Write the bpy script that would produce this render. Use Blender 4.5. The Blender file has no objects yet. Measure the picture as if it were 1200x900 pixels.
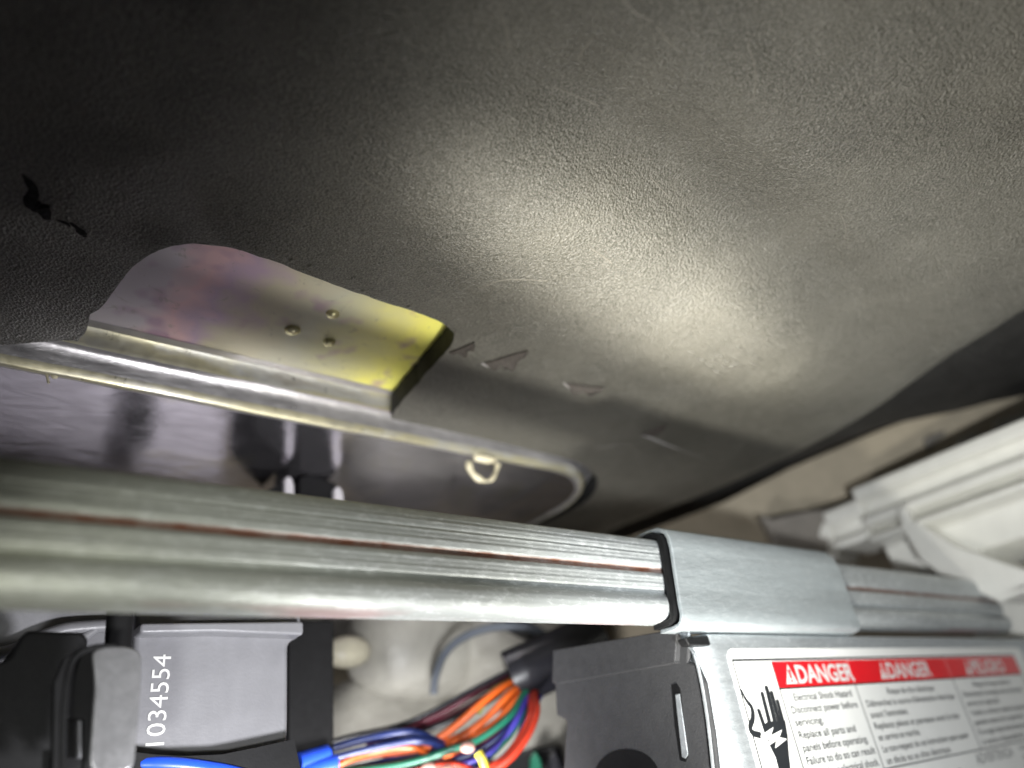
import bpy, bmesh, math, random
from mathutils import Vector, Matrix, noise
random.seed(7)
sc = bpy.context.scene
C = sc.collection
CM = 0.01

# ---------------------------------------------------------------- frame: s along the steel rail, t into the machine, h up (cm)
r_ = Vector((1.316, 1.0, -0.3545)).normalized()
u_ = Vector((-0.14, 0.49, 0.861)); u_ = (u_ - r_*u_.dot(r_)).normalized()
w_ = u_.cross(r_)
F = 866.0
def ray(px, py):
    c = Vector(((px-600)/F, 1.0, -(py-450)/F))
    return Vector((c.dot(r_), c.dot(w_), c.dot(u_)))
def onS(px, py, v): d = ray(px, py); return d*(v/d.x)
def onT(px, py, v): d = ray(px, py); return d*(v/d.y)
def onH(px, py, v): d = ray(px, py); return d*(v/d.z)
def dep(px, py, v): return ray(px, py)*v

# ---------------------------------------------------------------- camera
cam_d = bpy.data.cameras.new('camera'); cam = bpy.data.objects.new('camera', cam_d); C.objects.link(cam)
R = Matrix(((r_.x, r_.z, -r_.y), (w_.x, w_.z, -w_.y), (u_.x, u_.z, -u_.y)))   # columns: right, up, back
cam.matrix_world = R.to_4x4()
cam_d.sensor_width = 36; cam_d.lens = F/1200*36
cam_d.clip_start = 0.002; cam_d.clip_end = 20
cam_d.dof.use_dof = True; cam_d.dof.focus_distance = 0.178; cam_d.dof.aperture_fstop = 6.8
sc.camera = cam

# ---------------------------------------------------------------- light
W = bpy.data.worlds.new('World'); sc.world = W; W.use_nodes = True
W.node_tree.nodes['Background'].inputs[0].default_value = (0.62, 0.64, 0.68, 1)
W.node_tree.nodes['Background'].inputs[1].default_value = 0.02
def lamp(name, kind, loc, aim, power, size, col, **k):
    d = bpy.data.lights.new(name, kind); o = bpy.data.objects.new(name, d); C.objects.link(o)
    d.energy = power; d.color = col
    if kind == 'SPOT':
        d.shadow_soft_size = size*CM; d.spot_size = math.radians(k['cone']); d.spot_blend = k['blend']
    elif kind == 'AREA': d.size = size*CM
    else: d.shadow_soft_size = size*CM
    o.location = Vector(loc)*CM
    v = (Vector(aim)-Vector(loc))
    o.rotation_euler = v.to_track_quat('-Z', 'Y').to_euler()
    return o
tor = lamp('torch', 'SPOT', (14.0, 9.4, -6), (15.6, 9.9, 12), 5.2, .9, (1.0, .97, .86), cone=64, blend=1.0)
zz = (Vector((14.0, 9.4, -6))-Vector((15.6, 9.9, 12))).normalized(); xx = Vector((1,.12,0)); xx = (xx-zz*zz.dot(xx)).normalized(); yy = zz.cross(xx)
tor.matrix_world = Matrix(((xx.x,yy.x*.26,zz.x,.14),(xx.y,yy.y*.26,zz.y,.094),(xx.z,yy.z*.26,zz.z,-.06),(0,0,0,1)))   # oval beam along the rail
lamp('torch_spill', 'SPOT', (13, 8.0, -6), (19.5, 8.0, 12), 2.4, .9, (1.0, .98, .90), cone=104, blend=1.0)
lamp('phone_flash', 'SPOT', (5.0, -3, -4), (29, 15.5, 7.5), 3.2, .5, (.95, .98, 1.0), cone=70, blend=.9)
lamp('left_fill', 'SPOT', (-3, 1, -3), (4, 13, 1.4), 1.0, .8, (.97, .98, .95), cone=42, blend=.8)  # added fill for the left end of the rail
lamp('fill_under_rail', 'SPOT', (8, 10.0, -2.5), (9, 24, 2.5), 1.2, .8, (.97, .97, 1.0), cone=120, blend=1.0)  # added fill for the housing and strap below the rail
lamp('fill_behind_rail', 'SPOT', (12.5, 20.0, -4), (19, 32, 6.5), 1.15, 1.2, (.98, .97, .97), cone=150, blend=1.0)  # added fill for the bags and frame that the rail leaves dark
sc.view_settings.view_transform = 'Standard'; sc.view_settings.look = 'None'
sc.view_settings.exposure = 0.0; sc.view_settings.gamma = 1
sc.view_settings.use_curve_mapping = False
sc.cycles.use_denoising = True
sc.cycles.max_bounces = 8

# ---------------------------------------------------------------- materials
def lin(c): return tuple(((x/12.92) if x <= .04045 else ((x+.055)/1.055)**2.4) for x in c)
class M:
    def __init__(s, name, col=(.5,.5,.5), rough=.5, metal=0., spec=.5):
        s.m = bpy.data.materials.new(name); s.m.use_nodes = True
        s.t = s.m.node_tree; s.b = s.t.nodes['Principled BSDF']; s.tc = None
        s.b.inputs['Base Color'].default_value = (*col, 1); s.b.inputs['Roughness'].default_value = rough
        s.b.inputs['Metallic'].default_value = metal; s.b.inputs['Specular IOR Level'].default_value = spec
        s.nrm = None
    def n(s, kind, **k):
        o = s.t.nodes.new(kind)
        for a, v in k.items(): setattr(o, a, v)
        return o
    def coords(s, scale=(100,100,100), rot=(0,0,0)):
        if s.tc is None: s.tc = s.n('ShaderNodeTexCoord')
        mp = s.n('ShaderNodeMapping'); mp.inputs['Scale'].default_value = scale; mp.inputs['Rotation'].default_value = rot
        s.t.links.new(s.tc.outputs['Object'], mp.inputs[0]); return mp.outputs[0]
    def noise(s, scale=1., detail=4, rough=.55, dist=0., cs=(100,100,100), rot=(0,0,0)):
        o = s.n('ShaderNodeTexNoise'); o.inputs['Scale'].default_value = scale; o.inputs['Detail'].default_value = detail
        o.inputs['Roughness'].default_value = rough; o.inputs['Distortion'].default_value = dist
        s.t.links.new(s.coords(cs, rot), o.inputs['Vector']); return o.outputs['Fac']
    def voro(s, scale=1., cs=(100,100,100), feat='F1', out='Distance'):
        o = s.n('ShaderNodeTexVoronoi'); o.feature = feat; o.inputs['Scale'].default_value = scale
        s.t.links.new(s.coords(cs), o.inputs['Vector']); return o.outputs[out]
    def ramp(s, fac, stops):
        o = s.n('ShaderNodeValToRGB'); e = o.color_ramp.elements
        while len(e) < len(stops): e.new(.5)
        for k, (p, c) in enumerate(stops):
            e[k].position = p; e[k].color = (*c, 1) if len(c) == 3 else c
        s.t.links.new(fac, o.inputs[0]); return o.outputs[0]
    def mix(s, fac, a, b, mode='MIX'):
        o = s.n('ShaderNodeMix'); o.data_type = 'RGBA'; o.blend_type = mode
        for sock, v in ((o.inputs[0], fac), (o.inputs[6], a), (o.inputs[7], b)):
            if hasattr(v, 'links'): s.t.links.new(v, sock)
            elif isinstance(v, tuple): sock.default_value = (*v, 1)
            else: sock.default_value = v
        return o.outputs[2]
    def math(s, op, a, b=0., clamp=False):
        o = s.n('ShaderNodeMath'); o.operation = op; o.use_clamp = clamp
        for sock, v in ((o.inputs[0], a), (o.inputs[1], b)):
            if hasattr(v, 'links'): s.t.links.new(v, sock)
            else: sock.default_value = v
        return o.outputs[0]
    def col(s, v): s.t.links.new(v, s.b.inputs['Base Color']); return s
    def rgh(s, v, a, b):
        o = s.n('ShaderNodeMapRange'); o.inputs['To Min'].default_value = a; o.inputs['To Max'].default_value = b
        o.inputs['From Min'].default_value = .3; o.inputs['From Max'].default_value = .7
        s.t.links.new(v, o.inputs[0]); s.t.links.new(o.outputs[0], s.b.inputs['Roughness']); return s
    def bump(s, v, dist_cm, strength=1.):
        o = s.n('ShaderNodeBump'); o.inputs['Strength'].default_value = strength; o.inputs['Distance'].default_value = dist_cm*CM
        s.t.links.new(v, o.inputs['Height'])
        if s.nrm: s.t.links.new(s.nrm, o.inputs['Normal'])
        s.nrm = o.outputs[0]; s.t.links.new(s.nrm, s.b.inputs['Normal']); return s
    def sep(s):
        if s.tc is None: s.tc = s.n('ShaderNodeTexCoord')
        o = s.n('ShaderNodeSeparateXYZ'); s.t.links.new(s.tc.outputs['Object'], o.inputs[0]); return o.outputs

def simple(name, col, rough=.5, metal=0., var=.12, nscale=2., bump=0., bscale=12., spec=.5, cs=(100,100,100)):
    m = M(name, col, rough, metal, spec)
    f = m.noise(nscale, 5, .6, cs=cs)
    lo = tuple(c*(1-var) for c in col); hi = tuple(min(1, c*(1+var)) for c in col)
    m.col(m.ramp(f, [(.3, lo), (.7, hi)]))
    m.rgh(m.noise(nscale*2.3, 4, .6, cs=cs), max(.02, rough*.85), min(1, rough*1.15))
    if bump: m.bump(m.noise(bscale, 4, .6, cs=cs), bump)
    return m.m

# bitumen damping mat
mm = M('black_damping_mat', (.07,.068,.06), .5, 0, .5)
big = mm.noise(.22, 5, .6, .4); fine = mm.noise(9, 5, .7); grain = mm.noise(22, 3, .7)
c1 = mm.ramp(big, [(.28, (.028,.027,.020)), (.5, (.050,.048,.037)), (.72, (.084,.080,.064))])
dust = mm.ramp(mm.noise(1.1, 8, .75, .6), [(.55, (0,0,0)), (.85, (.35,.35,.35))])
c2 = mm.mix(dust, c1, (.17,.16,.14))
c3 = mm.mix(mm.ramp(grain, [(.46, (0,0,0)), (.60, (.8,.8,.8))]), c2, (.17,.16,.14))
sp = mm.ramp(mm.voro(2.6), [(.0, (1,1,1)), (.035, (0,0,0))])
spk = mm.math('MULTIPLY', sp, mm.ramp(mm.noise(1.3, 2), [(.5, (0,0,0)), (.62, (1,1,1))]))
mm.col(mm.mix(spk, c3, (.4,.38,.34)))
mm.rgh(mm.noise(1.2, 6, .7), .32, .46); mm.b.inputs['Specular IOR Level'].default_value = .75
mm.bump(mm.noise(.5, 4, .6, .5), .08, .5); mm.bump(mm.noise(12, 5, .7, .4), .042, 1.0); mm.bump(mm.voro(15), .030, 1.)
MAT = mm.m
MAT_CUT = simple('cut_mat_edge', (.004,.004,.004), .9, 0, .4, 6, .05, 9)
SLIT = simple('exposed_mat_core', (.042,.034,.028), .7, 0, .5, 12, .03, 16)

# heat tinted stainless tub; bright reflection at the yellow end put into the tint
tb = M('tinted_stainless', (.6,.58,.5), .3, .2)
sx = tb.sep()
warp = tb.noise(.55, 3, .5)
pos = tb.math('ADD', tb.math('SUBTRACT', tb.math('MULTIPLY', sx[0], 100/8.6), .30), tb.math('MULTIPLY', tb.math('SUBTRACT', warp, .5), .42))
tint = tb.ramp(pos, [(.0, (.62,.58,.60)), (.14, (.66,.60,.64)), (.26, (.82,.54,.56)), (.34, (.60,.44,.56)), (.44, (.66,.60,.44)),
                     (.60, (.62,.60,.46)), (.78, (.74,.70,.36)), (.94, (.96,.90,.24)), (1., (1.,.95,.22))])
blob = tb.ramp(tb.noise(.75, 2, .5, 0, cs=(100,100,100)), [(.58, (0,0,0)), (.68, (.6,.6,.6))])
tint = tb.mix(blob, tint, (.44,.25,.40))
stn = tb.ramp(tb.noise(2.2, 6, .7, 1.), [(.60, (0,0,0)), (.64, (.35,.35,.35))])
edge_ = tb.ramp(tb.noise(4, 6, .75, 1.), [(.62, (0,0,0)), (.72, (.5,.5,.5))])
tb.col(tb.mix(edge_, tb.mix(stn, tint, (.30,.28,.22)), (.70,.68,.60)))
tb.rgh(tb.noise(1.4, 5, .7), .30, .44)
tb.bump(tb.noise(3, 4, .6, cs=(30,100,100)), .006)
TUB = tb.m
pl = M('polished_stainless', (.62,.60,.60), .12, .97)
pc = pl.ramp(pl.noise(.3, 4, .6, .5), [(.3, (.40,.385,.41)), (.55, (.58,.56,.60)), (.75, (.56,.53,.46))])
pl.col(pc)
pl.rgh(pl.noise(.9, 7, .7, 1.), .09, .20)
pl.bump(pl.noise(.9, 4, .6, 1.2, cs=(50,100,100)), .014); pl.bump(pl.noise(6, 5, .7, .5, cs=(30,160,100)), .002)
PLATE = pl.m
rl = M('brassy_reflection_rim', (.8,.74,.45), .34, .7)  # brassy tone and warm ridge reflections, both put into the colour
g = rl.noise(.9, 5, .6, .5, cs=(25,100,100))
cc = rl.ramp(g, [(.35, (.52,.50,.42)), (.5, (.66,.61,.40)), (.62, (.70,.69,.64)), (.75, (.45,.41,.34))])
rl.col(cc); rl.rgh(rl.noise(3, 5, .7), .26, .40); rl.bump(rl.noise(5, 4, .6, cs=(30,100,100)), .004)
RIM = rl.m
RIMS = simple('silver_rim_band', (.60,.58,.58), .32, .8, .22, 2.2, .012, 7, cs=(40,100,100))

# galvanised rail : mill streaks, grain flecks, brown seam printed along the groove
def galv(name, base=(.60,.62,.62), seam=None, warm=True, metal=.42, rough=.40, flecks=.6):
    m = M(name, base, rough, metal)
    f = m.noise(1.0, 6, .65, 0, cs=(12,120,160))
    d = tuple(c*.78 for c in base); l = tuple(min(1,c*1.2) for c in base)
    c = m.ramp(f, [(.3, d), (.5, base), (.72, l)])
    fl = m.ramp(m.noise(5, 6, .75, .3, cs=(55,150,150)), [(.50, (0,0,0)), (.66, (flecks,)*3)])
    c = m.mix(fl, c, (.82,.85,.86))
    if warm:   # straw coloured at the near end, bluish zinc at the far end
        z = m.sep()
        k = m.ramp(m.math('ADD', m.math('MULTIPLY', z[0], 100/26.), m.math('MULTIPLY', m.noise(.5, 4), .18)), [(.12, (1,1,1)), (.62, (0,0,0))])
        c = m.mix(m.math('MULTIPLY', k, .52), c, (.46,.46,.30))
    if seam is not None:
        z = m.sep()
        wob = m.math('MULTIPLY', m.math('SUBTRACT', m.noise(3, 4, cs=(60,100,100)), .5), .0006)
        dd = m.math('ABSOLUTE', m.math('SUBTRACT', m.math('ADD', z[2], wob), seam[0]*CM))
        k = m.ramp(m.math('DIVIDE', dd, seam[1]*CM), [(.6, (1,1,1)), (1., (0,0,0))])
        k2 = m.math('MULTIPLY', k, m.ramp(m.noise(2, 5, .7, cs=(50,100,100)), [(.25, (.45,)*3), (.6, (1,1,1))]))
        c = m.mix(k2, c, (.20,.085,.05))
    if seam is not None:
        z2 = m.sep(); low = m.ramp(m.math('MULTIPLY', z2[2], 100.), [(.17, (1,1,1)), (.24, (0,0,0))])
        pk = m.math('MULTIPLY', low, m.ramp(m.noise(.7, 3, .5, cs=(35,100,100)), [(.48, (0,0,0)), (.60, (.35,.35,.35))]))  # pink reflection on the underside put into the colour
        c = m.mix(pk, c, (.50,.16,.17))
    m.col(c)
    m.rgh(m.noise(4, 6, .7, cs=(40,130,130)), rough-.08, rough+.14)
    m.bump(m.noise(5, 6, .75, .3, cs=(55,150,150)), .016)
    m.bump(m.noise(1, 3, .6, cs=(5,260,260)), .006)
    return m.m
SLEEVE_M = galv('zinc_sleeve', (.50,.55,.57), None, False, .6, .42, .25)
BOX_M = galv('zinc_box', (.47,.50,.52), None, False, .6, .40, .35)
DARK = simple('dark_grey_plastic', (.045,.045,.047), .55, 0, .12, 3, .012, 14)
BLACK = simple('black_plastic', (.006,.006,.0065), .6, 0, .2, 3, .004, 14, .25)
CLIPM = simple('satin_grey_strap', (.24,.24,.245), .34, .5, .15, 4, .006, 16)
GREY = simple('grey_painted_housing', (.20,.20,.212), .42, 0, .08, 1.2, .008, 10)
WHITE = simple('white_moulded_plastic', (.84,.83,.77), .35, 0, .05, 1, .01, 6)
BEIGE = simple('beige_cabinet', (.46,.40,.30), .6, 0, .12, .6, .03, 3)
FOAM = simple('grey_beige_bag', (.32,.31,.275), .42, 0, .14, .7, .08, 1.6)
FLOOR = simple('base_pan', (.50,.48,.52), .6, 0, .2, .6, .03, 3)
PRONG = simple('pale_prong', (.62,.60,.62), .4, 0, .05, 2)
PAPER = simple('label_paper', (.86,.86,.83), .32, 0, .02, 1.5)
RED = simple('label_red', (.75,.012,.02), .32, 0, .05, 2)
INK = simple('label_ink', (.02,.022,.025), .4, 0, .1, 2)
INKG = simple('label_grey_ink', (.16,.16,.16), .4, 0, .1, 2)
PRINTW = simple('white_print', (.72,.72,.70), .4, 0, .04, 2)
GLUE = simple('yellowed_sealant', (.66,.60,.42), .25, 0, .2, 6, .04, 8)

# ---------------------------------------------------------------- building helpers
def thing(name, label, cat, loc=(0,0,0), group=None):
    o = bpy.data.objects.new(name, None); C.objects.link(o); o.empty_display_size = .01
    o.location = Vector(loc)*CM; o['label'] = label; o['category'] = cat
    if group: o['group'] = group
    return o
def wloc(o):
    v = Vector((0,0,0))
    while o: v = v + Vector(o.location); o = o.parent
    return v
def obj(name, verts, faces, mat, parent=None, smooth=True, label=None, kind=None, bev=0, seg=2, sub=0, mats=None, fm=None):
    me = bpy.data.meshes.new(name); base = wloc(parent)
    me.from_pydata([tuple(Vector(v)*CM - base) for v in verts], [], faces)
    bm = bmesh.new(); bm.from_mesh(me)
    bmesh.ops.recalc_face_normals(bm, faces=bm.faces); bm.to_mesh(me); bm.free()
    me.materials.append(mat)
    for m_ in mats or []: me.materials.append(m_)
    if smooth:
        for p in me.polygons: p.use_smooth = True
    if fm:
        for p in me.polygons: p.material_index = fm(p)
    o = bpy.data.objects.new(name, me); C.objects.link(o); o.parent = parent
    if label: o['label'] = label
    if kind: o['kind'] = kind
    if bev:
        b = o.modifiers.new('bevel', 'BEVEL'); b.width = bev*CM; b.segments = seg; b.limit_method = 'ANGLE'; b.angle_limit = math.radians(35)
    if sub:
        b = o.modifiers.new('sub', 'SUBSURF'); b.levels = sub; b.render_levels = sub
    if smooth and not sub: me.set_sharp_from_angle(angle=math.radians(38))
    return o
def tag(o, label, cat, group=None):
    o['label'] = label; o['category'] = cat
    if group: o['group'] = group
    return o
def extrude_s(prof, s0, s1, n=1, closed=True, jit=0.):
    """profile of (t, h) swept along s"""
    vs, fs = [], []; k = len(prof)
    for i in range(n+1):
        s = s0 + (s1-s0)*i/n
        for (t, h) in prof: vs.append((s, t + (random.uniform(-jit, jit) if jit else 0), h))
    rng = range(k if closed else k-1)
    for i in range(n):
        for j in rng:
            a, b = i*k+j, i*k+(j+1) % k; fs.append((a, b, b+k, a+k))
    if closed: fs.append(tuple(range(k))); fs.append(tuple(range(n*k, n*k+k)))
    return vs, fs
def extrude_t(prof, t0, t1):
    vs = [(s, t, h) for t in (t0, t1) for (s, h) in prof]; k = len(prof)
    fs = [(j, (j+1) % k, (j+1) % k+k, j+k) for j in range(k)] + [tuple(range(k)), tuple(range(k, 2*k))]
    return vs, fs
def prism(pts, d):
    """planar loop of 3D points pushed by the vector d"""
    d = Vector(d); k = len(pts); vs = [Vector(p) for p in pts] + [Vector(p)+d for p in pts]
    fs = [(j, (j+1) % k, (j+1) % k+k, j+k) for j in range(k)] + [tuple(range(k)), tuple(range(k, 2*k))]
    return vs, fs
def box(a, b):
    (x0,y0,z0),(x1,y1,z1) = a, b
    return prism([(x0,y0,z0),(x1,y0,z0),(x1,y0,z1),(x0,y0,z1)], (0,y1-y0,0))
def rnd(pts, r, n=6):
    """round the corners of a 2D loop"""
    out = []; k = len(pts)
    for i in range(k):
        p = Vector(pts[i]); a = Vector(pts[i-1]); b = Vector(pts[(i+1) % k])
        rr = r[i] if isinstance(r, (list, tuple)) else r
        rr = min(rr, (a-p).length*.48, (b-p).length*.48)
        if rr <= 1e-4: out.append(tuple(p)); continue
        p0 = p + (a-p).normalized()*rr; p1 = p + (b-p).normalized()*rr
        for j in range(n+1):
            q = j/n; out.append(tuple(p0*(1-q)**2 + p*2*q*(1-q) + p1*q*q))
    return out
def smoothpath(pts, n=8):
    pts = [Vector(p) for p in pts]; out = []
    for i in range(len(pts)-1):
        p0 = pts[max(0, i-1)]; p1 = pts[i]; p2 = pts[i+1]; p3 = pts[min(len(pts)-1, i+2)]
        for j in range(n):
            t = j/n
            out.append(.5*((2*p1)+(-p0+p2)*t+(2*p0-5*p1+4*p2-p3)*t*t+(-p0+3*p1-3*p2+p3)*t**3))
    out.append(pts[-1]); return out
def tube(pts, r, n=12, k=8, flat=1.):
    pts = smoothpath(pts, k) if k > 1 else [Vector(p) for p in pts]
    vs, fs = [], []; up = Vector((.13,.21,1)).normalized()
    for i, p in enumerate(pts):
        d = (pts[min(i+1, len(pts)-1)] - pts[max(i-1, 0)]).normalized()
        a = d.cross(up).normalized(); b = a.cross(d)
        rr = r(i/(len(pts)-1)) if callable(r) else r
        for j in range(n):
            q = 2*math.pi*j/n; vs.append(p + a*math.cos(q)*rr + b*math.sin(q)*rr*flat)
    for i in range(len(pts)-1):
        for j in range(n):
            a_, b_ = i*n+j, i*n+(j+1) % n; fs.append((a_, b_, b_+n, a_+n))
    fs.append(tuple(range(n))); fs.append(tuple(range((len(pts)-1)*n, len(pts)*n)))
    return vs, fs
def lump(c, rad, seed=0, amp=.12, n=28, power=2.6, fr=.25):
    vs, fs = [], []; c = Vector(c)
    def sg(v): return math.copysign(abs(v)**(2/power), v)
    for i in range(n+1):
        th = math.pi*i/n
        for j in range(n*2):
            ph = math.pi*j/n
            v = Vector((sg(math.sin(th))*sg(math.cos(ph))*rad[0], sg(math.sin(th))*sg(math.sin(ph))*rad[1], sg(math.cos(th))*rad[2]))
            q = 1 + amp*noise.fractal((c+v)*fr + Vector((seed, seed*2, 0)), 1., 2., 3)
            vs.append(c + v*q)
    m = n*2
    for i in range(n):
        for j in range(m): fs.append((i*m+j, i*m+(j+1) % m, (i+1)*m+(j+1) % m, (i+1)*m+j))
    return vs, fs
def text(name, body, parent, mat, org, ex, ey, width, height, thick=.004, bold=0., out=None, label=None):
    """flat lettering fitted into width x height from org along the unit vectors ex, ey"""
    cu = bpy.data.curves.new(name, 'FONT'); cu.body = body; cu.resolution_u = 3; cu.offset = bold
    to = bpy.data.objects.new(name, cu); C.objects.link(to)
    bpy.context.view_layer.update()
    me = bpy.data.meshes.new_from_object(to.evaluated_get(bpy.context.evaluated_depsgraph_get()))
    bpy.data.objects.remove(to)
    xs = [v.co.x for v in me.vertices]
    x0, x1 = min(xs), max(xs); sx_ = width/(x1-x0); sy = height/.72
    ex, ey, org = Vector(ex), Vector(ey), Vector(org); base = wloc(parent)
    for v in me.vertices: v.co = (org + ex*(v.co.x-x0)*sx_ + ey*v.co.y*sy)*CM - base
    me.materials.clear(); me.materials.append(mat)
    me.name = name
    o = bpy.data.objects.new(name, me); C.objects.link(o); o.parent = parent
    if label: o['label'] = label
    return o

H = 12.0       # underside of the damping mat
TT = 12.68     # front face of the rail

# ================================================================ SETTING: inside of the machine base
def setting(name, vf, mat): return obj(name, *vf, mat, smooth=False, kind='structure', bev=.15)
setting('base_floor', box((-40, -30, -15), (90, 75, -14)), FLOOR)
setting('wall_back', box((-40, 58, -14), (90, 60, 40)), BEIGE)
setting('wall_side', box((60, -30, -14), (62, 58, 40)), BEIGE)

# ================================================================ TUB: steel with rim plate and weld dimples
tub = thing('steel_tub', 'tinted stainless tub bottom with polished rimmed plate, seen through the mat cut-out', 'tub', (0, 19, H))
nx, ny = 60, 30
vs, fs = [], []
for i in range(nx+1):
    for j in range(ny+1):
        s = -12 + 36*i/nx; t = 13 + 8*j/ny
        z = H + .80
        vs.append((s, t, z))
for i in range(nx):
    for j in range(ny):
        a = i*(ny+1)+j; fs.append((a, a+1, a+ny+2, a+ny+1))
k0 = len(vs)
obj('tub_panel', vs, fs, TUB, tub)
# rim plate: rounded rectangle pressed downwards with a rolled edge
T0 = 19.35; SR = 24.2; RC = 4.2
outl = [(-14.0, T0)] + [(-14+ (SR-RC+14)*i/60, T0) for i in range(1, 61)]
for i in range(1, 25):
    a = -math.pi/2 + math.pi/2*i/24; outl.append((SR-RC+RC*math.cos(a), T0+RC+RC*math.sin(a)))
outl += [(SR, T0+RC+8*i/8) for i in range(1, 9)]
prof = [(-.50,.79),(-.22,.76),(-.08,.60),(.0,.40),(.06,.30),(.16,.28),(.26,.20),(.36,.02),(.46,-.20),(.56,-.38),(.60,-.42),(.66,-.44),(.72,-.42),(.76,-.38),(.82,-.36),(.9,-.36)]
vs, fs, mi = [], [], []
for i, (s, t) in enumerate(outl):
    a = Vector(outl[max(0,i-1)]); b = Vector(outl[min(len(outl)-1, i+1)]); d = (b-a).normalized(); nn = Vector((-d.y, d.x))
    for (o_, z) in prof:
        vs.append((s+nn.x*o_, t+nn.y*o_, H+z + .02*noise.noise(Vector((s*.8, t*.8, o_)))))
K = len(prof)
for i in range(len(outl)-1):
    for j in range(K-1): a = i*K+j; fs.append((a, a+1, a+K+1, a+K))
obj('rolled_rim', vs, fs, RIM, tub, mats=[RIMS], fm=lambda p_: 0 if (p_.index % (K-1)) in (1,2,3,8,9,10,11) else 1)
inner = [vs[i*K+K-1] for i in range(len(outl))]
vs2 = [Vector(v) for v in inner]; n0 = len(vs2)
rows = [vs2]; fs = []; TB = T0+RC+8
verts = list(vs2)
for q in range(1, 15):
    for v in vs2:
        tt = v.y + (TB-v.y)*q/14 + 0
        verts.append(Vector((v.x, tt, v.z + .05*noise.noise(Vector((v.x*.25, tt*.3, 3)))*min(1, q/3))))
for q in range(14):
    for i in range(n0-1): a = q*n0+i; fs.append((a, a+1, a+n0+1, a+n0))
obj('polished_plate', verts, fs, PLATE, tub)
DIM = simple('weld_dimple_metal', (.78,.72,.42), .22, .55)
for (px, py, rr) in ((343, 386, .24), (390, 367, .20), (386, 400, .19)):
    c = onH(px, py, H+.8)
    vs, fs = [], []
    for i in range(7):
        a = math.pi/2*i/6
        for j in range(20):
            b = 2*math.pi*j/20; vs.append((c.x+rr*math.cos(a)*math.cos(b), c.y+rr*math.cos(a)*math.sin(b)*.9, H+.795-.15*math.sin(a)))
    for i in range(6):
        for j in range(20): fs.append((i*20+j, i*20+(j+1) % 20, (i+1)*20+(j+1) % 20, (i+1)*20+j))
    fs.append(tuple(range(120, 140)))
    obj('weld_dimple', vs, fs, DIM, tub)

# sealant drips hanging on the rim
hook = thing('sealant_drip', 'curled drip of yellowed sealant hanging from the steel rim near its rounded end', 'sealant drip', onH(568, 545, H-.5))
pz = [onT(x, y, T0+.75) for x, y in ((549,541),(551,550),(557,558),(566,563),(574,563),(580,556),(583,545))]
obj('drip_loop', *tube(pz, lambda q: .10+.05*math.sin(q*19)*.5+.03*math.sin(q*7), 10), GLUE, hook)
obj('drip_root', *lump(onT(566, 538, T0+.7), (.55,.2,.16), 3, .5, 12, 2, 1.5), GLUE, hook)
fib = thing('loose_fibre', 'thin pale fibre curled on the left end of the steel rim', 'fibre', onT(40, 420, T0+.7))
obj('strand', *tube([onT(x, y, T0+.68) for x, y in ((36,417),(47,424),(54,438),(57,449))], .035, 6), GLUE, fib)
obj('crumb', *lump(onT(64, 441, T0+.70), (.09,.06,.09), 5, .5, 8, 2, 2), GLUE, fib)

# ================================================================ DAMPING MAT
def edge_s(t):
    P = [(-8, 27.2), (4.6, 29.2), (10, 30.9), (15.6, 32.2), (20, 32.3), (25.6, 31.6), (40, 30.8)]
    for (a, b), (c, d) in zip(P, P[1:]):
        if t <= c: q = (t-a)/(c-a); break
    else: return P[-1][1]
    i = [p[0] for p in P].index(a); m0 = (P[i+1][1]-P[max(0,i-1)][1])/2; m1 = (P[min(len(P)-1,i+2)][1]-P[i][1])/2
    return (2*q**3-3*q*q+1)*b + (q**3-2*q*q+q)*m0 + (3*q*q-2*q**3)*d + (q**3-q*q)*m1
def mat_h(s, t):
    h = H
    near = 1/(1+math.exp(-(15.5-t)*1.5))
    c = 6.3 + (s-8)*.06
    fade = 1/(1+math.exp(-(s-6)*.6)) * 1/(1+math.exp((s-24)*.5))
    h += .80*math.exp(-((t-c)/1.5)**2)*fade
    h -= .28*math.exp(-((t-c-3.6)/2.0)**2)*fade
    h += .35*near*noise.fractal(Vector((s*.11, t*.13, 1.7)), 1., 2., 3)*.8
    h += .035*noise.noise(Vector((s*.9, t*.9, 4)))*near
    h -= .9*math.exp(-((s-26)/7.5)**2)*(1/(1+math.exp((t-22)*.3)))*.5
    if 6 < s < 26 and 15 < t: h = h*1
    e = edge_s(t)
    if s > e-4: q = min(1, (s-(e-4))/4); h += 1.2*q*q*q
    if s > e: h += min(2.6, (s-e)*3)
    return h
S0, S1, T_0, T_1, G = -16., 36.4, -8., 34., .26
nx, ny = int((S1-S0)/G), int((T_1-T_0)/G)
vs, fs = [], []
for layer in (0, 1):
    for i in range(nx+1):
        for j in range(ny+1):
            s = S0+(S1-S0)*i/nx; t = T_0+(T_1-T_0)*j/ny
            vs.append((s, t, mat_h(s, t) + layer*(.76)))
NL = (nx+1)*(ny+1)
def gi(i, j, l): return l*NL + i*(ny+1)+j
for i in range(nx):
    for j in range(ny):
        for l in (0, 1): fs.append((gi(i,j,l), gi(i+1,j,l), gi(i+1,j+1,l), gi(i,j+1,l)))
for i in range(nx):
    for j in (0, ny): fs.append((gi(i,j,0), gi(i+1,j,0), gi(i+1,j,1), gi(i,j,1)))
for j in range(ny):
    for i in (0, nx): fs.append((gi(i,j,0), gi(i,j+1,0), gi(i,j+1,1), gi(i,j,1)))
mat_t = thing('damping_mat', 'black textured damping mat over the tub underside, with a cut-out and slits', 'damping mat', (10, 10, H))
mo = obj('mat_sheet', vs, fs, MAT, mat_t, mats=[MAT_CUT])
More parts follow.
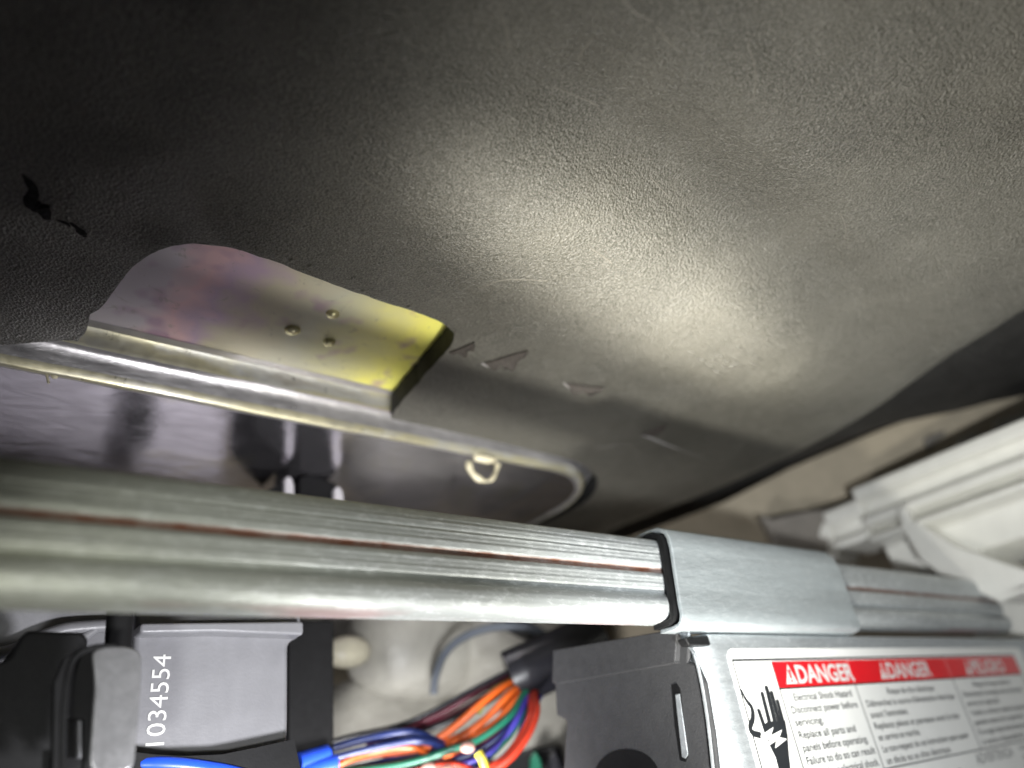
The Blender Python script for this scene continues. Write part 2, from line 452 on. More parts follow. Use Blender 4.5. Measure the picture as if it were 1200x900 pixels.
# cut-out: tongue plus the slot for the rim plate
tong = [(60,372),(84,384),(98,372),(106,368),(118,360),(134,340),(150,318),(168,303),(190,292),(215,286),(243,286),(275,290),(303,297),(345,312),(400,333),(455,352),(487,361),(509,370),(524,380),(531,390),(530,400),(522,412),(504,432),(483,456),(462,480)]
tp = [onH(x, y, H+.02) for x, y in tong]
tp = [(p.x, p.y) for p in smoothpath([(p.x, p.y, 0) for p in tp[3:]], 6)]
loop = [(p[0], p[1]) for p in tp]
s_end = tp[-1][0]
loop += [(s_end + (SR-RC-s_end)*i/40, T0+.02) for i in range(1, 41)]
GAP = .42
for i in range(1, 21):
    a = -math.pi/2 + math.pi/2*i/20; loop.append((SR-RC+(RC+GAP*i/20)*math.cos(a), T0+RC+(RC)*math.sin(a)))
loop += [(SR+GAP+.05*math.sin(i), T0+RC+1.2*i) for i in range(1, 8)]
loop.append((SR-.5, 32.6)); loop.append((-13, 32.6)); 
l0 = onH(0, 384, H); l1 = onH(70, 399, H); l2 = onH(92, 400, H); l3 = onH(103, 385, H)
loop += [(-13, T0+.5), (l0.x-3, T0+.48), (l0.x, T0+.5), (l1.x, l1.y), (l2.x, l2.y), (l3.x, l3.y)]
dense = []
for i in range(len(loop)):
    a = Vector(loop[i]); b = Vector(loop[(i+1) % len(loop)]); n = max(1, int((b-a).length/.12))
    for j in range(n):
        p = a+(b-a)*j/n; q = Vector((p.x, p.y, 0))
        jx, jy = noise.noise(q*3.1)*.035 + noise.noise(q*9)*.02, noise.noise(q*3.1+Vector((9,3,1)))*.035
        if p.y > T0-.3 and a.x > -3 and not (p.x > SR-2): jx = jy = 0
        dense.append((p.x+jx, p.y+jy))
cv, cf = prism([(a, b, H-2) for a, b in dense], (0, 0, 4.6))
cut = obj('cutter', cv, cf, MAT_CUT, None, smooth=False)
bo = mo.modifiers.new('b', 'BOOLEAN'); bo.object = cut; bo.operation = 'DIFFERENCE'; bo.solver = 'EXACT'
try: bo.material_mode = 'TRANSFER'
except Exception as e: print('mm', e)
bpy.context.view_layer.update()
me = bpy.data.meshes.new_from_object(mo.evaluated_get(bpy.context.evaluated_depsgraph_get()))
mo.modifiers.clear(); mo.data = me; bpy.data.objects.remove(cut)
print('mat verts', len(me.vertices), [m_.name for m_ in me.materials])
me.set_sharp_from_angle(angle=math.radians(38))

# slits with lifted corners
def flap(pts, tip, lift, mat2=SLIT, nm='cut_flap'):
    P = [onH(x, y, H) for x, y in pts]
    P = [Vector((p.x, p.y, mat_h(p.x, p.y)-.01)) for p in P]
    for i in tip: P[i].z -= lift
    return obj(nm, *prism(P, (0, 0, .07)), mat2, mat_t, smooth=False, bev=.015)
def curl(A, B, wid, lift, bend):
    a_ = onH(*A, H); b_ = onH(*B, H); d_ = (b_-a_); n_ = Vector((-d_.y, d_.x, 0)).normalized()*wid
    vs, fs = [], []; NU, NV = 14, 6
    for i in range(NU+1):
        u = i/NU; w0 = math.sin(math.pi*u)**.7
        for j in range(NV+1):
            v = j/NV; jit = 1+.5*noise.noise(Vector((a_.x+u*5, v*2, 1)))
            p_ = a_+d_*u + n_*v*w0*jit
            z = mat_h(p_.x, p_.y) - .012 - lift*w0*jit*v**bend
            vs.append((p_.x, p_.y, z))
    for i in range(NU):
        for j in range(NV): k = i*(NV+1)+j; fs.append((k, k+1, k+NV+2, k+NV+1))
    o = obj('cut_flap', vs, fs, SLIT, mat_t); m_ = o.modifiers.new('s', 'SOLIDIFY'); m_.thickness = .05*CM
curl((526,412), (556,399), .28, .12, 1.5)
curl((566,424), (618,408), .42, .20, 1.5)
curl((659,444), (706,446), .30, .16, 1.5)
curl((748,500), (778,486), .30, .12, 1.5)
def sliver(a, b, r, m_, nm):
    A = onH(*a, H); B = onH(*b, H)
    A.z = mat_h(A.x, A.y)-.05; B.z = mat_h(B.x, B.y)-.12
    return obj(nm, *tube([A, (A+B)/2+Vector((0,0,-.03)), B], lambda q: r*(1.15-q)*(.35+.65*math.sin(math.pi*min(1, q*1.4+.15))), 6, 6), m_, mat_t)
SL = simple('bright_glint_sliver', (.42,.40,.39), .35, .5, .3, 9)
sliver((564,423), (588,431), .05, SL, 'metal_glint_sliver')
sliver((750,500), (822,525), .055, SL, 'metal_glint_sliver')  # tapered highlight on the mat, shaped as a pale sliver
sliver((659,443), (674,452), .035, SL, 'metal_glint_sliver')
sliver((592,430), (620,407), .04, BLACK, 'slit'); sliver((688,455), (707,444), .04, BLACK, 'slit'); sliver((541,412), (555,400), .04, BLACK, 'slit')
for pts_, r0 in ((((26,206),(36,224),(34,238),(50,250)), .13), (((44,240),(52,246),(57,256)), .16), (((84,262),(95,270),(99,280)), .09), (((60,258),(74,262),(86,272)), .05)):
    q = [onH(x, y, H) for x, y in pts_]; q = [Vector((v.x+random.uniform(-.08,.08), v.y+random.uniform(-.08,.08), mat_h(v.x, v.y)+.01)) for v in q]
    obj('torn_crack', *tube(q, lambda u: r0*(math.sin(math.pi*min(1, u*.96+.02))**.6)*(1+.5*noise.noise(Vector((u*9, r0*50, 0)))), 8, 8, .35), MAT_CUT, mat_t)
cvs, cfs = [], []
for k in range(150):
    q = Vector(dense[random.randrange(0, max(2, int(len(dense)*.34)))]) if k < 100 else Vector(dense[-1-random.randrange(0, 120)])
    rr_ = random.uniform(.025, .065); off = abs(random.gauss(0, .22))
    x_, y_ = q.x+random.uniform(-.12, .12), q.y-off
    if y_ > 19.1 or off < .07 or x_ < 4.2 or x_ > 11.2: continue
    v_, f_ = lump((x_, y_, mat_h(x_, y_)), (rr_, rr_, rr_*.6), k, .5, 6, 2, 3)
    n0_ = len(cvs); cvs += v_; cfs += [tuple(a+n0_ for a in f) for f in f_]
obj('crumbled_edge', cvs, cfs, MAT, mat_t, kind='stuff')
SCR = simple('pale_scratch', (.15,.14,.12), .5, 0, .3, 12)
for (a, b, c_) in (((566,0),(590,28),(601,82)),((733,2),(745,22),(768,34)),((700,60),(690,78),(684,96)),((772,40),(790,62),(800,70)),((655,130),(700,150),(716,163)),
                   ((770,232),(785,246),(792,252)),((690,285),(712,300),(716,304)),((420,200),(440,214),(455,216)),((560,330),(590,318),(640,322)),((880,60),(888,90),(886,120)),
                   ((985,250),(992,270),(990,292)),((1080,0),(1082,6),(1081,12)),((600,560),(640,540),(660,548)),((700,520),(735,515),(748,530)),((300,250),(340,262),(352,275))):
    q = [onH(x, y, H) for x, y in (a, b, c_)]; q = [Vector((v.x, v.y, mat_h(v.x, v.y)-.002)) for v in q]
    obj('scratch', *tube(q, .016, 5, 6, .5), SCR, mat_t)
# rubbed blister patch
for k in range(16):
    px = 850+random.gauss(0, 20); py = 419+random.gauss(0, 8)
    p = onH(px, py, H-.4); obj('blister', *lump((p.x, p.y, mat_h(p.x, p.y)), (random.uniform(.12,.3), random.uniform(.05,.12), .035), k, .5, 8, 2, 1.4), MAT, mat_t)

# mat beyond the tub edge, its shade put into the dark colour
P = [onH(x, y, 15) for x, y in ((1330,420),(1200,468),(1120,484),(1040,500),(985,520),(930,547),(850,590),(760,640))]
P = [(p.x, p.y, 15 ) for p in P]
P += [(30, P[-1][1]+4, 15), (30, 0, 15), (P[0][0], 0, 15)]
o = obj('side_mat', *prism(P, (0, 0, 1.2)), simple('side_mat_shaded', (.032,.031,.030), .7, 0, .2, 1, .03, 5), None, smooth=False, bev=.3, seg=4)
tag(o, 'smooth mat edge, coloured dark for its shade, beyond the bulging tub corner on the right', 'insulation mat')

# ================================================================ STEEL RAIL
rail = thing('steel_rail', 'galvanised steel rail with a brown grooved seam crossing under the tub', 'steel rail', (0, TT, 3.4))
RAILM = galv('galvanised_rail', (.44,.465,.47), (4.88-3.4, .09))
hb = 3.38
prf = [(.62,5.8),(.5,5.86),(.22,5.84),(.09,5.76),(.03,5.62),(.0,5.45),(.0,5.05),(.02,4.97),(.07,4.93),(.07,4.84),(.02,4.80),(.0,4.73),(.0,4.42),(.04,4.36),(.10,4.31),(.10,4.27),(.02,4.20),
       (-.06,4.12),(-.10,4.02),(-.11,3.92),(-.08,3.79),(-.01,3.68),(.10,3.60),(.25,3.56),(.55,3.545),(.62,3.60),(.62,5.5)]
rp_ = []
for (a, b), (c, d) in zip(prf, prf[1:]+prf[:1]):
    n_ = max(1, int(abs(d-b)/.028)) if a < .3 and c < .3 else 1
    for j in range(n_):
        q = j/n_; hh_ = b+(d-b)*q
        amp = .0 if not (4.15 < hh_ < 5.62) or abs(hh_-4.885) < .12 else .009*math.sin(hh_*23+.6)*math.sin(hh_*9)+.006*math.sin(hh_*61+1)+.003*math.sin(hh_*163)
        rp_.append((a+(c-a)*q+(amp if n_ > 1 else 0), hh_))
prf = rp_
obj('rail_body', *extrude_s([(TT+a, b) for a, b in prf], -6, 39.6, 60), RAILM, rail)

# sleeve clamped round the rail
slv = thing('bracket_sleeve', 'smooth zinc sleeve wrapped around the steel rail above the control box', 'bracket sleeve', (17, TT, 3.3))
pl_ = [(1.9,6.12),(.35,6.16),(.0,6.12),(-.28,5.96),(-.36,5.72),(-.38,5.4),(-.38,3.9),(-.42,3.62),(-.38,3.42),(-.26,3.31),(-.05,3.28),(.4,3.30)]
sl = rnd(pl_, .12, 3)
def shell(path, th):
    out = []; k = len(path)
    for i, p in enumerate(path):
        a = Vector(path[max(0, i-1)]); b = Vector(path[min(k-1, i+1)]); d = (b-a).normalized(); n_ = Vector((-d.y, d.x))
        out.append((p[0]+n_.x*th, p[1]+n_.y*th))
    return list(path) + out[::-1]
s_l = onT(789, 690, TT-.38).x; s_r = onT(996, 700, TT-.38).x
shp = [(TT+a, b) for a, b in shell(pl_, .12)]
vs, fs = extrude_s(shp, 0, 1, 12)
out = []
for (q, t, h) in vs:
    left = s_l + .10*math.sin((h-3.3)/2.8*3.1) + .42*(h-3.3)/2.8
    right = s_r - .55*max(0, (h-5.4)/.75)**2
    out.append((left+(right-left)*q, t, h))
obj('sleeve_shell', out, fs, SLEEVE_M, slv, bev=.025)

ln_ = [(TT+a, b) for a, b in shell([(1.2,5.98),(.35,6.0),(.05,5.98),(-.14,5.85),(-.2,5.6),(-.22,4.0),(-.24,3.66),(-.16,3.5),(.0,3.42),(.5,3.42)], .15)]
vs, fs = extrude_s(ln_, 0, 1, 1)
obj('gap_shade_strip', [(s_l-.12+.42*(h-3.3)/2.8+.10*math.sin((h-3.3)/2.8*3.1)+q*1.2, t, h) for (q, t, h) in vs], fs, BLACK, slv)  # black strip added for the shaded gap between rail and sleeve

# ================================================================ CONTROL BOX
bx = thing('control_box', 'galvanised control box with a dark end plate and a DANGER label, under the sleeve', 'control box', (17, TT, -6))
BT = TT+.02
bl = onT(822, 760, BT).x
RB = .75
fp = []
for i in range(9):
    a = math.pi/2*i/8; fp.append((bl+RB-RB*math.cos(a), BT+RB-RB*math.sin(a)))
fp = [(bl, BT+5.4)] + fp + [(42.5, BT), (42.5, BT+5.4)]
hT = 3.24
vs = [(s, t, h) for h in (-7, hT) for (s, t) in fp]; k = len(fp)
obj('box_body', vs, [(j, (j+1) % k, (j+1) % k+k, j+k) for j in range(k)]+[tuple(range(k)), tuple(range(k, 2*k))], BOX_M, bx, bev=.05)
# front right trim with louvre
obj('corner_post', *box((40.6, BT-.25, -7), (42.4, BT, 3.1)), BOX_M, bx, bev=.06)
# dark end plate, facing along the rail; outline measured on the plane s = bl-.05
eps = [(806,738),(808,752),(806,776),(816,778),(826,800),(836,860),(841,905),(668,960),(660,905),(662,868),(664,845),(652,838),(650,800),(648,764)]
E = [onS(x, y, bl-.08) for x, y in eps]
pe = obj('end_plate', *prism(E, (.16, 0, 0)), DARK, bx, smooth=False, bev=.05)
fold = [onS(x, y, bl-.09) for x, y in ((654,762),(799,737),(797,775),(798,777),(660,801),(653,800))]
obj('folded_flange', *prism(fold, (-.22, 0, 0)), DARK, bx, smooth=False, bev=.05)
E2 = [onS(x, y, bl-.30) for x, y in ((793,733),(806,730),(808,757),(800,757))]
obj('flange_lip', *prism(E2, (.1, 0, 0)), BOX_M, bx, smooth=False, bev=.03)
# slot and the steel tongue in it
E3 = [onS(x, y, bl-.10) for x, y in ((787,803),(793,801),(797,808),(806,886),(803,893),(797,891),(791,850))]
obj('slot', *prism(E3, (.03, 0, 0)), BLACK, bx, smooth=False)
E3 = [onS(x, y, bl-.13) for x, y in ((791,814),(796,813),(806,884),(803,889),(799,887))]
obj('slot_tongue', *prism(E3, (.03, 0, 0)), BOX_M, bx, smooth=True, bev=.01)
cc_ = onS(734, 905, bl-.10); ring = []
for i in range(32):
    a = 2*math.pi*i/32; e = onS(734+38*math.cos(a), 912+34*math.sin(a), bl-.12); ring.append(e)
obj('round_hole', *prism(ring, (.04, 0, 0)), BLACK, bx, smooth=False)
E = [onT(x, y, BT-.06) for x, y in ((803,747),(830,744),(834,756),(808,756))]
obj('black_grommet', *prism(E, (0, .3, 0)), BLACK, bx, smooth=True, bev=.05, seg=3)
# raw edge of the sheet between end plate and rounded corner
edge_pts = [onS(x, y, bl-.12) for x, y in ((806,756),(814,768),(822,800),(830,850),(836,905))]
obj('raw_edge', *tube(edge_pts, .045, 6, 5), BOX_M, bx)

# ---- warning label
LT = BT-.012
lab_tl = onT(849, 762, BT); lab_tr = onT(1191, 757, BT)
LX0, LX1, LH = lab_tl.x+.02, 39.5, 2.84
rr = rnd([(LX0, LH), (LX1, LH), (LX1, -5), (LX0, -5)], .35, 6)
lab = obj('warning_label', *extrude_t(rr, LT, LT+.010), PAPER, bx, smooth=False)
lab['label'] = 'white trilingual danger label with red header and shock pictogram'
def flat(name, pts, mat, t=LT-.006, th=.004, label=None):
    return obj(name, *extrude_t(pts, t, t+th), mat, lab, smooth=False, label=label)
def rect(name, a, b, c, d, mat, t=LT-.006): return flat(name, [(a,c),(b,c),(b,d),(a,d)], mat, t)
def X(px, py): return onT(px, py, LT).x
def Z(px, py): return onT(px, py, LT).z
x_fr = X(859, 775); x1 = X(909, 790); d1 = X(1001, 800); d2 = X(1115, 793); xe = X(1190, 775)
hT_, hR0, hR1 = 2.50, 2.47, 1.77
rect('frame_line', x_fr-.04, xe+.05, hT_, hT_+.06, INK); rect('frame_line', x_fr-.05, x_fr, -5, hT_, INK); rect('frame_line', xe, xe+.05, -5, hT_, INK)
rect('frame_line', x1-.05, x1, -5, hR0, INK)
hb1 = -.65
rect('divider_line', d1-.025, d1+.025, hb1, hR1, INKG); rect('divider_line', d2-.03, d2+.03, hb1, hR1, INKG)
rect('divider_line', x1, xe, hb1-.03, hb1+.02, INKG)
for a, b in ((x1, d1-.02), (d1+.02, d2-.02), (d2+.02, xe)): rect('header_bar', a, b, hR1, hR0, RED, LT-.008)
rect('divider_line', x1, xe, hR1-.05, hR1, INK)
ES, EH = (1,0,0), (0,0,1)
def tri(x, w, h0, hh):
    flat('warning_triangle', [(x, h0), (x+w, h0), (x+w*.55, h0+hh)], PRINTW, LT-.013)
    flat('exclamation_mark', [(x+w*.45, h0+hh*.28), (x+w*.6, h0+hh*.28), (x+w*.64, h0+hh*.72), (x+w*.42, h0+hh*.72)], RED, LT-.018)
    flat('exclamation_mark', [(x+w*.45, h0+hh*.1), (x+w*.6, h0+hh*.1), (x+w*.6, h0+hh*.2), (x+w*.45, h0+hh*.2)], RED, LT-.018)
hc = .50; hb0 = 1.87
for (p0, p1, p2, word) in ((918, 933, 997, 'DANGER'), (1031, 1041, 1089, 'DANGER'), (1133, 1141, 1177, 'PELIGRO')):
    a, b, c = X(p0, 790), X(p1, 790), X(p2, 782)
    tri(a, (b-a)*.92, hb0-.02, hc+.04)
    text('header_word', word, lab, PRINTW, (b, LT-.013, hb0), ES, EH, c-b, hc, bold=.03)
def col_lines(lines, x0, x1_, tops, hh, ind0=.18, nm='text_line'):
    for i, (ln, frac) in enumerate(lines):
        w = (x1_-x0)*frac
        xx = x0 + ((x1_-x0-w)/2 if i == 0 else 0)
        text(nm, ln, lab, INK if nm == 'text_line' else INKG, (xx, LT-.010, tops-i*.322-hh*.5), ES, EH, w, hh, bold=.010)
col_lines([('Electrical Shock Hazard', .84), ('Disconnect power before', .95), ('servicing.', .38), ('Replace all parts and', .80), ('panels before operating.', .93), ('Failure to do so can result', .98), ('in death or electrical shock.', .98)], x1+.22, d1-.1, 1.50, .20)
col_lines([('Risque de choc électrique', .52), ("Débranchez la source d'alimentation électrique", .97), ("avant l'entretien.", .38), ('Replacez pièces et panneaux avant la mise', .93), ('en service en marche.', .42), ('Le non-respect de ces instructions peut causer', .95), ('un décès ou un choc électrique.', .68)], d1+.3, d2-.25, 1.48, .20)
col_lines([('Riesgo de choque eléctrico', .6), ('Desconecte la energía antes de prestar', .95), ('servicio de reparación.', .5), ('Vuelva a colocar todas las piezas y', .9), ('paneles antes de la operación.', .8), ('El no seguir estas instrucciones puede causar', .98), ('la muerte o choque eléctrico.', .66)], d2+.35, xe-.4, 1.50, .20)
text('heading_word', 'ADVERTENCIA', lab, INKG, (X(1143, 888), LT-.010, Z(1150, 895)), ES, EH, X(1186,880)-X(1143,888), .34, bold=.0)
for i in range(5): text('text_line', 'ADVERTENCIA: conecte a tierra este equipo', lab, INKG, (X(1190, 868), LT-.01, hb1-.3-i*.3), ES, EH, 3.2, .16)
text('heading_word', 'AVERTISSEMENT', lab, INKG, (X(1062, 898), LT-.010, hb1-.75), ES, EH, 3.6, .34)
# pictogram
def pic(name, pts, mat, t=LT-.008, r=.0): 
    q = [onT(x, y, LT) for x, y in pts]; q = [(a.x, a.z) for a in q]
    return flat(name, rnd(q, r, 3) if r else q, mat, t)
handp = [(911,900),(908,885),(902,872),(897,860),(894,852),(888,835),(887,830),(890,829),(899,851),(892,815),(889,811),(892,810),(895,812),(903,846),(895,808),(894,804),(897,803),(900,808),(908,845),(902,814),(901,810),(904,809),(907,813),(913,847),(909,822),(909,818),(911,818),(914,822),(920,852),(924,880),(926,905),(914,905)]
pic('hand_symbol', [(895,850),(899,846),(920,844),(923,862),(924,880),(927,908),(914,908),(909,888),(901,872),(897,862)], INK, LT-.006)
for (x0_, y0_, x1_, y1_, w_s) in ((889,832,899,862,2.3),(893,812,903,852,2.3),(898,805,909,850,2.4),(904,811,914,850,2.3),(911,821,919,852,2.1)):
    pic('finger_symbol', [(x0_-w_s,y0_),(x0_-w_s*.3,y0_-2),(x0_+w_s*.8,y0_),(x1_+w_s,y1_),(x1_-w_s,y1_)], INK, LT-.008-.0005*x0_/900)
pic('bolt_symbol', [(891,862),(906,852),(903,862),(916,855),(913,864),(922,866),(908,877),(909,868),(899,875),(901,866),(893,870)], PAPER, LT-.014)
wire = smoothpath([(868,808,0),(874,820,0),(881,830,0),(882,842,0),(879,852,0),(882,859,0),(892,862,0)], 5)
wl = [onT(p.x, p.y, LT) for p in wire]; L_, R_ = [], []
for i, p in enumerate(wl):
    d = (wl[min(i+1, len(wl)-1)]-wl[max(i-1, 0)]); d = Vector((d.x, d.z)).normalized(); wd = .03+.05*min(1, i/12)
    L_.append((p.x-d.y*wd, p.z+d.x*wd)); R_.append((p.x+d.y*wd, p.z-d.x*wd))
for i in range(0, len(wl)-1, 5):
    j = min(i+5, len(wl)-1); flat('wire_symbol', L_[i:j+1]+R_[i:j+1][::-1], INK, LT-.008)

# ================================================================ GREY HOUSING WITH NUMBER
hs = thing('grey_housing', 'grey housing panel printed with the number 1034554 behind the steel rail', 'housing', onT(250, 900, 20))
HT = 20.
def pT(pts, t, r=0., n=5):
    q = [onT(x, y, t) for x, y in pts]; q = [(a.x, a.z) for a in q]
    return rnd(q, r, n) if r else q
obj('front_panel', *extrude_t(pT([(160,700),(352,700),(354,745),(338,752),(338,850),(336,878),(300,884),(220,890),(150,890)], HT, .25), HT, HT+4), GREY, hs, bev=.12, seg=3)
obj('top_ledge', *extrude_t(pT([(164,730),(356,728),(356,744),(250,740),(164,742)], HT-.5, .1), HT-.5, HT+.5), GREY, hs, bev=.15, seg=4)
tx0 = onT(191, 873, HT-.02)
tx1 = onT(192, 767, HT-.02)
text('number_print', '1034554', hs, PRINTW, (tx0.x+.02, HT-.02, tx0.z), (0,0,1), (-1,0,0), tx1.z-tx0.z, (onT(194,820,HT).x-onT(170,820,HT).x)*.93)
obj('left_panel', *extrude_t(pT([(-260,690),(158,690),(158,905),(-260,960)], 21.2, .3), 21.2, 24), GREY, hs, bev=.15, seg=3)
# moulded ridge on the left panel
obj('moulded_ridge', *tube([onT(x, y, 21.0) for x, y in ((-30,768),(10,764),(45,748),(75,738),(100,735),(132,733))], .16, 10), GREY, hs)
obj('moulded_ridge', *tube([onT(x, y, 21.0) for x, y in ((75,741),(92,752),(100,745),(112,737))], .12, 10), GREY, hs)

# black slab put in for the dark gap beside the housing
pil = obj('dark_gap_slab', *extrude_t(pT([(338,726),(392,726),(392,930),(338,930)], 24.5, .15), 24.5, 27), BLACK, None, bev=.2, seg=3)
tag(pil, 'black slab added for the dark gap between the grey housing and the pale padded bags', 'gap slab')
# rail hanger rod
rod = obj('hanger_rod', *tube([onT(141, 700, 17.5), onT(140, 730, 17.5), onT(138, 765, 17.5)], .26, 14, 2), BLACK, None)
tag(rod, 'short black rod hanging from the rail above the looped strap', 'rod')

rp = thing('reflection_panel', 'pale grey panel added far behind the housing, seen only mirrored in the polished plate', 'panel', (0, 36, -13))
obj('panel_sheet', *box((-26, 36, -13), (12.0, 37, 6.3)), simple('pale_lilac_panel', (.64,.61,.66), .5, 0, .14, .3), rp, smooth=False, bev=.2)  # unseen sheet added to brighten the plate's reflection
obj('reflection_bar', *box((7.0, 34.2, -13), (7.9, 35, 6.0)), BLACK, rp, smooth=False, bev=.1)  # unseen bar added for the dark stripe in that reflection

# ================================================================ LOOPED STRAP
stp = thing('looped_strap', 'satin grey metal strap bent into a loop around black plastic, bottom left', 'strap', onT(120, 900, 16))
ST = 15.8
vsx = []
# band that wraps over a black cheek: front face, rounded top, returning side
fr = pT([(104,905),(112,800),(108,762),(126,757),(150,757),(166,764),(166,800),(157,905)], ST, .22)
obj('strap_front', *extrude_t(fr, ST, ST+.10), CLIPM, stp, bev=.04, seg=3)
inn = pT([(74,905),(74,842),(78,790),(88,768),(110,760),(113,800),(105,905)], ST+.05, .12)
ring_o = pT([(70,915),(70,842),(76,785),(88,765),(112,757),(112,800),(106,915)], ST+.35, .1)
obj('strap_edge', *tube([onT(x, y, ST+.06) for x, y in ((74,905),(75,840),(80,790),(90,768),(110,759),(135,757))], .06, 8), BLACK, stp)
ch = pT([(60,912),(62,800),(74,772),(92,762),(110,762),(111,800),(104,912),(97,912),(97,884),(97,843),(76,843),(76,884),(76,912)], ST+.5)
obj('black_cheek', *extrude_t(ch, ST+.4, ST+.65), BLACK, stp, smooth=False, bev=.03)
cl = thing('black_clamp', 'black plastic clamp body filling the bottom left corner beside the looped strap', 'clamp', onT(40, 900, 17))
bp = pT([(-120,800),(-20,786),(8,776),(20,752),(28,744),(92,746),(99,755),(96,766),(78,800),(70,912),(-120,930)], 17.8, .12)
obj('clamp_body', *extrude_t(bp, 17.4, 19.5), BLACK, cl, bev=.08, seg=3)
obj('grey_insert', *extrude_t(pT([(66,840),(100,840),(100,888),(66,888)], 16.6, .02), 16.6, 16.7), GREY, cl)
obj('clamp_bar', *extrude_t(pT([(60,884),(108,882),(106,940),(60,940)], 17.2, .05), 17.2, 18.5), BLACK, cl, bev=.05)

# ================================================================ PRONGS BEHIND THE RAIL
for k, (px, top, w) in enumerate(((339, 557, 6), (397, 569, 6))):
    pr = thing('prong_clip', ('left' if k == 0 else 'right') + ' one of two pale prongs poking up behind the rail, mirrored in the polished plate', 'prong clip', onT(px, 600, 24.), 'pale prongs behind the rail')
    tt = onH(px, (top+ (530 if k == 0 else 540))/2+3, H-.33).y
    q = pT([(px-w*.8, top+4), (px-w*.2, top), (px+w*.6, top+3), (px+w, top+12), (px+w+2, 680), (px-w, 680)], tt, .1)
    obj('prong', *extrude_t(q, tt, tt+.5), PRONG, pr, bev=.06, seg=3)
    if k == 0: q = pT([(px-50, 592), (px-20, 574), (px-8, 566), (px-3, 690), (px-60, 690)], tt+.7, .1)
    else: q = pT([(px-52, 566), (px-40, 562), (px-10, 572), (px-3, 690), (px-52, 690)], tt+.7, .1)
    obj('dark_web', *extrude_t(q, tt+.2, tt+2.6), BLACK, pr, smooth=False, bev=.06)

# ================================================================ PALE PADDED BAGS BEHIND
def bag(px, py, d, rad, seed, label, amp=.10, power=2.6):
    p = dep(px, py, d)
    o = obj('padded_bag', *lump(p, rad, seed, amp, 28, power, .16), FOAM, None)
    tag(o, label, 'padded bag', 'pale bags packed behind the rail'); return o
bag(486, 758, 34, (2.9,2.2,2.5), 1, 'upper left pale bag with a bright bulge, beside the dark gap slab')
bag(606, 802, 36, (4.3,3,3.9), 5, 'large pale bag on the right, ringed by a thin grey cable')
bag(455, 862, 33, (3.6,2.4,2.6), 9, 'lower pale bag just above the coloured wires')
bag(440, 722, 40, (4,2.4,2.2), 12, 'far pale bag tucked directly under the rail')
FOAM2 = simple('pale_stud_plastic', (.50,.47,.36), .4)
kn = thing('round_stud', 'small pale rounded stud head beside the dark gap slab', 'stud', dep(408, 765, 32))
obj('stud_head', *lump(dep(408, 764, 31), (.95,.6,.62), 2, .08, 16, 2.2), FOAM2, kn)
obj('stud_stem', *tube([dep(392, 760, 34.5), dep(405, 763, 33.5)], .35, 10, 2), WHITE, kn)
kn = obj('pale_button', *lump(dep(408, 888, 31), (.9,.6,.6), 4, .1, 16, 2.2), FOAM2, None)
tag(kn, 'pale button above the blue wire ends', 'button')

# grey cable arcs
GC = simple('slate_cable', (.10,.115,.14), .5, 0, .1, 3)
o = obj('grey_cable', *tube([dep(x, y, d) for x, y, d in ((508,812,30.5),(511,790,30.5),(522,765,30.5),(545,746,30.5),(580,735,30.5),(618,736,30.5),(640,746,30.5),(664,766,30.5))], .17, 10), GC, None)
tag(o, 'thin slate grey cable arching over the large pale bag', 'cable')
o = obj('black_cable', *tube([dep(x, y, d) for x, y, d in ((596,728,33),(615,738,32.5),(632,748,31),(664,772,30))], .42, 10), BLACK, None)
tag(o, 'short black cable dipping behind the end plate', 'cable')

